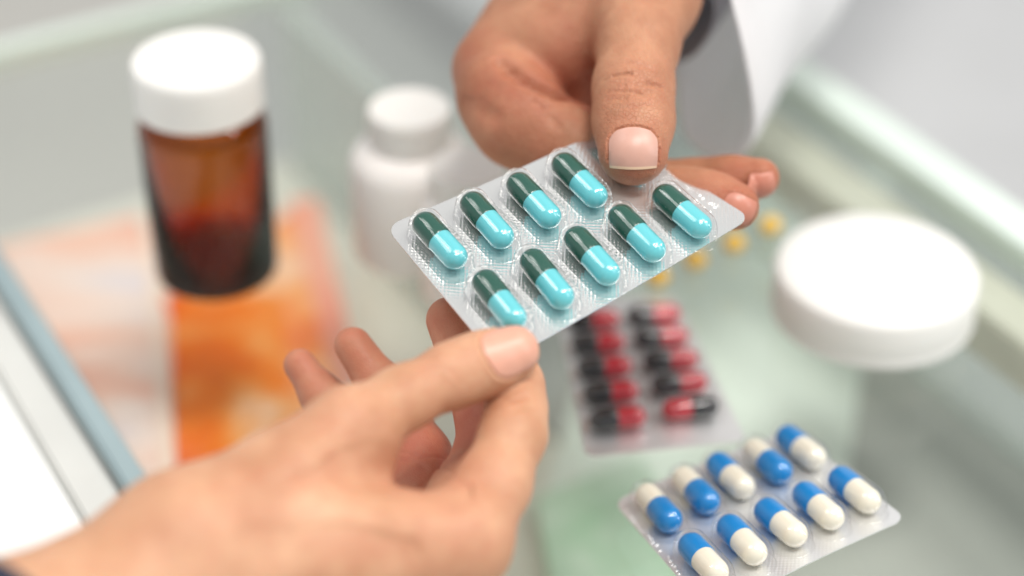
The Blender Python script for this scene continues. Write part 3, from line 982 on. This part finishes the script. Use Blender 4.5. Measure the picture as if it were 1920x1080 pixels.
HN.add_finger(finger(HN, [(690, 965, 494, 8.5), (705, 890, 506, 6.6), (690, 830, 514, 6.2), (640, 778, 518, 5.5), (606, 745, 520, 5.2), (562, 684, 522, 4.3)], 4), 7)
n_near = [HN.nail(960, 650, P(1050, 608, 470), 12.0, 14.0, near, M['nail_light'], M['nail_light'], 0.08)]
# creases
HN.crease_px([(930, 745), (958, 752), (990, 744)], 0.9, 0.40)
HN.crease_px([(925, 770), (955, 772), (1000, 764)], 0.7, 0.25)
HN.crease_px([(858, 905), (875, 915), (885, 940)], 1.4, 0.8)
HN.crease_px([(750, 862), (790, 872), (840, 880)], 0.8, 0.6)
HN.crease_px([(750, 848), (790, 858), (835, 860)], 0.6, 0.4)
HN.crease_px([(800, 690), (828, 705), (850, 730)], 1.0, 0.16)
HN.crease_px([(815, 683), (842, 695), (864, 720)], 1.0, 0.16)
HN.crease_px([(420, 950), (560, 940), (700, 955), (830, 985)], 5.0, -0.9)
HN.crease_px([(480, 1020), (620, 1015), (760, 1030)], 4.5, 0.7)
HN.crease_px([(330, 960), (450, 905), (560, 850), (640, 800)], 4.5, -0.8)
HN.crease_px([(560, 900), (640, 880), (700, 890)], 6.0, 0.8)
HN.crease_px([(880, 985), (905, 960)], 6.5, -0.9)
HN.crease_px([(640, 770), (665, 760)], 7.0, -0.7)
lo, hi = bounds(HN)
HN.build('body', 1.0, M['skin_light'], near, lo, hi, [
    (P(960, 650, 460), 9, 0.35), (P(840, 690, 455), 12, 0.18), (P(842, 600, 501), 20, 0.7), (P(676, 655, 514), 20, 0.7), (P(577, 697, 522), 18, 0.7),
    (P(800, 870, 500), 24, 0.95), (P(890, 800, 488), 20, 0.9), (P(930, 760, 470), 10, 0.35), (P(860, 940, 450), 16, 0.35), (P(760, 900, 446), 12, 0.3), (P(845, 1000, 436), 14, 0.3), (P(640, 800, 440), 13, 0.2), (P(480, 960, 415), 22, 0.16)])  # first two tints paint the shade on the fingers in the thumb-index gap
# dark cuff at the frame's corner
def tube_rings(centers, radii, squash, seg=48, wob=0.0, freq=3):
    V, F = [], []
    for k, (c, r_) in enumerate(zip(centers, radii)):
        t = unit(centers[min(k + 1, len(centers) - 1)] - centers[max(k - 1, 0)])
        x = unit(np.cross(t, [0, 0, 1.0])); y = np.cross(x, t)
        for i in range(seg):
            a = 2 * math.pi * i / seg
            rr = r_ * (1 + wob * math.sin(freq * a + k * 0.9) + wob * 0.6 * math.sin(5 * a - k * 1.7))
            V.append(c + x * math.cos(a) * rr + y * math.sin(a) * rr * squash)
    for k in range(len(centers) - 1):
        for i in range(seg):
            i2 = (i + 1) % seg
            F.append((k * seg + i, k * seg + i2, (k + 1) * seg + i2, (k + 1) * seg + i))
    return V, F
def add_solid(o, th):
    m = o.modifiers.new('thickness', 'SOLIDIFY'); m.thickness = th; m.offset = 0
    s = o.modifiers.new('smooth', 'SUBSURF'); s.levels = 1; s.render_levels = 1
cc = [P(0, 1292, 402) + (P(330, 1076, 428) - P(0, 1292, 402)) * t for t in (0.24, 0.20, 0.1)] + [P(0, 1292, 402) + (P(-330, 1480, 372) - P(0, 1292, 402)) * t for t in (0.05, 0.5, 1.0)]
V, F = tube_rings(cc, [0.0236, 0.0244, 0.0252, 0.0265, 0.0295, 0.032], 1.0, wob=0.012)
o = mesh_obj('sleeve', [v - np.array(near.location) for v in V], F, M['navy'], near); add_solid(o, 0.002)

# ---- the hand from the top (thumb on the far corner)
far = tag(empty('person', P(1180, -300, 610)), 'hand in white coat sleeve pressing its thumb on the far end of the pack', 'person', 'people at the counter')
HF = Hand(P(1180, -300, 610))
HF.add_palm(P(1620, -560, 800), P(1255, -270, 625), 32, 25)
HF.add_palm(P(1255, -270, 625), P(1170, -120, 585), 25, 22, k=12)
HF.add_palm(P(1150, -140, 585), P(935, 128, 553), 19, 12.0, k=12)      # index metacarpal
HF.add_palm(P(1150, -130, 600), P(960, 150, 574), 18, 12, k=12)
HF.add_palm(P(1160, -120, 615), P(990, 180, 592), 18, 12, k=12)
HF.add_palm(P(1225, -190, 585), P(1215, -10, 545), 20, 13.5, k=12)       # thumb root
HF.add_palm(P(1140, -60, 562), P(1030, 70, 546), 15, 9.5, k=10)           # web muscle
HF.add_palm(P(1180, 10, 545), P(1060, 105, 546), 11, 9.0, k=8)
HF.add_palm(P(1120, 40, 566), P(1098, 205, 556), 13, 11.0, k=5)
HF.add_palm(P(1160, 20, 550), P(1060, 122, 551), 11, 9.0, k=6)
thf = unit(UPW * 0.35 - FW)
HF.add_finger([HF.cone(P(1216, -20, 545), P(1196, 80, 530), 13.0, 10.6, None, 1, 6), HF.cone(P(1196, 80, 530), P(1188, 165, 519), 10.6, 10.2, None, 1, 5),
    HF.cone(P(1188, 165, 519), P(1188, 225, 513), 10.1, 10.2, thf, 1.16, 4), HF.cone(P(1188, 225, 513), P(1187, 283, 507), 10.0, 9.1, thf, 1.22, 4)], 8)
HF.add_finger(finger(HF, [(932, 135, 553, 12.0), (948, 185, 542, 12.2), (975, 226, 537, 12.2), (1075, 282, 534, 11.5), (1180, 362, 530, 9.0), (1290, 372, 524, 7.3), (1338, 378, 521, 6.8), (1380, 387, 517, 6.1)], 5), 4)
HF.add_finger(finger(HF, [(965, 155, 574, 12), (985, 240, 560, 10.5), (1060, 320, 548, 9.8), (1180, 350, 545, 8.6), (1310, 350, 538, 6.8), (1370, 341, 533, 6.2), (1424, 334, 529, 5.4)], 5), 8)
HF.add_finger(finger(HF, [(995, 185, 592, 11.5), (1020, 270, 578, 10.0), (1090, 340, 566, 9.0), (1180, 365, 556, 8.2), (1270, 368, 548, 6.8)], 5), 8)
HF.nail(1188, 276, P(1187, 420, 498), 12.4, 11.0, far, M['nail'], M['nail_tip'], 0.05)
HF.nail(1388, 392, P(1470, 430, 510), 7.0, 9.0, far, M['nail_f'], M['nail_f'], 0.07, fold=0.35)
HF.nail(1424, 352, P(1500, 362, 520), 7.0, 8.6, far, M['nail_f'], M['nail_f'], 0.07, fold=0.35)
# thumb knuckle wrinkles
HF.crease_px([(1133, 152), (1148, 144), (1168, 139), (1182, 138)], 0.55, 0.71)
HF.crease_px([(1192, 160), (1215, 157), (1240, 163)], 0.7, 0.85)
HF.crease_px([(1140, 172), (1165, 171), (1190, 172), (1205, 176)], 0.6, 0.77)
HF.crease_px([(1140, 186), (1158, 185), (1172, 183)], 0.9, 0.77)
HF.crease_px([(1190, 178), (1207, 176), (1218, 172)], 0.9, 0.68)
HF.crease_px([(1150, 198), (1180, 202), (1215, 196)], 0.6, 0.34)
HF.crease_px([(1170, 140), (1172, 158), (1166, 172)], 0.45, 0.37)
HF.crease_px([(1140, 126), (1175, 118), (1215, 126)], 0.9, 0.37)
HF.crease_px([(1150, 108), (1185, 100), (1225, 108)], 1.0, 0.27)
# palm fold between the index finger and the web
HF.crease_px([(940, 117), (958, 130), (980, 145), (1005, 158), (1040, 172), (1075, 184), (1105, 200)], 1.9, 4.6)
HF.crease_px([(1010, 205), (1035, 222), (1050, 240)], 1.2, 0.5)
HF.crease_px([(985, 165), (1000, 190), (1020, 205)], 1.0, 0.5)
HF.crease_px([(852, 188), (872, 196), (900, 205), (925, 218)], 2.6, 1.1)
HF.crease_px([(868, 246), (900, 258)], 6.0, -1.3)
HF.crease_px([(866, 132), (890, 128)], 6.0, -1.0)
lo, hi = bounds(HF)
HF.build('body', 1.0, M['skin_tan'], far, lo, hi, [
    (P(1187, 300, 500), 12, 0.42), (P(1187, 170, 509), 11, 0.20), (P(1372, 376, 508), 14, 0.55), (P(1425, 331, 518), 14, 0.55), (P(1060, 160, 540), 16, 0.6),
    (P(960, 190, 530), 20, 0.38), (P(1060, 225, 540), 14, 0.7), (P(880, 140, 545), 14, 0.35)])

# coat sleeve: wide open cuff hanging round the wrist
rim_px = [(1050, -240, 585), (1110, -120, 622), (1205, 10, 630), (1256, 110, 618), (1270, 195, 608), (1286, 264, 604), (1335, 302, 600), (1385, 296, 590), (1408, 240, 572), (1396, 130, 556), (1372, 20, 546), (1335, -110, 533), (1240, -230, 524), (1120, -290, 535)]
rim = np.array([P(*q) for q in rim_px])
def loop_resample(R_, n):
    m = len(R_); out = []
    for k in range(n):
        t = k / n * m; i = int(t); f = t - i
        p0, p1, p2, p3 = R_[(i - 1) % m], R_[i % m], R_[(i + 1) % m], R_[(i + 2) % m]
        out.append(0.5 * (2 * p1 + (p2 - p0) * f + (2 * p0 - 5 * p1 + 4 * p2 - p3) * f * f + (3 * p1 - p0 - 3 * p2 + p3) * f ** 3))
    return np.array(out)
rim = loop_resample(rim, 72)
cen0 = rim.mean(0)
D1 = P(1520, -240, 690) - P(1330, 60, 570); D2 = P(1850, -800, 900) - P(1330, 60, 570)
V, F = [], []
K = 26
for k in range(K):
    t = k / (K - 1)
    off = D1 * 2 * t * (1 - t) + D2 * t * t
    for i, p in enumerate(rim):
        a = 2 * math.pi * i / len(rim)
        rad_ = (p - cen0) * (1 + 0.35 * t)
        fold = 0.0022 * math.sin(3 * a + 9 * t) * min(1, 3 * t) + 0.0013 * math.sin(7 * a - 14 * t + 1) * min(1, 4 * t) + 0.0009 * math.sin(26 * t + 2 * a)
        V.append(cen0 + rad_ + off + unit(p - cen0) * fold)
n_ = len(rim)
for k in range(K - 1):
    for i in range(n_):
        i2 = (i + 1) % n_
        F.append((k * n_ + i, k * n_ + i2, (k + 1) * n_ + i2, (k + 1) * n_ + i))
o = mesh_obj('coat_sleeve', [v - np.array(far.location) for v in V], F, M['coat'], far); add_solid(o, 0.0016)

# grey shirt cuff close round the wrist
cent2 = [P(1226, 20, 578) + (P(1400, -300, 668) - P(1226, 20, 578)) * t for t in (0.0, 0.06, 0.2, 0.45, 0.75, 1.0)]
V, F = tube_rings([np.array(c) for c in cent2], [0.0178, 0.0184, 0.019, 0.0205, 0.022, 0.025], 1.0, 64, 0.02, 4)
o = mesh_obj('shirt_cuff', [v - np.array(far.location) for v in V], F, M['lining'], far); add_solid(o, 0.0012)
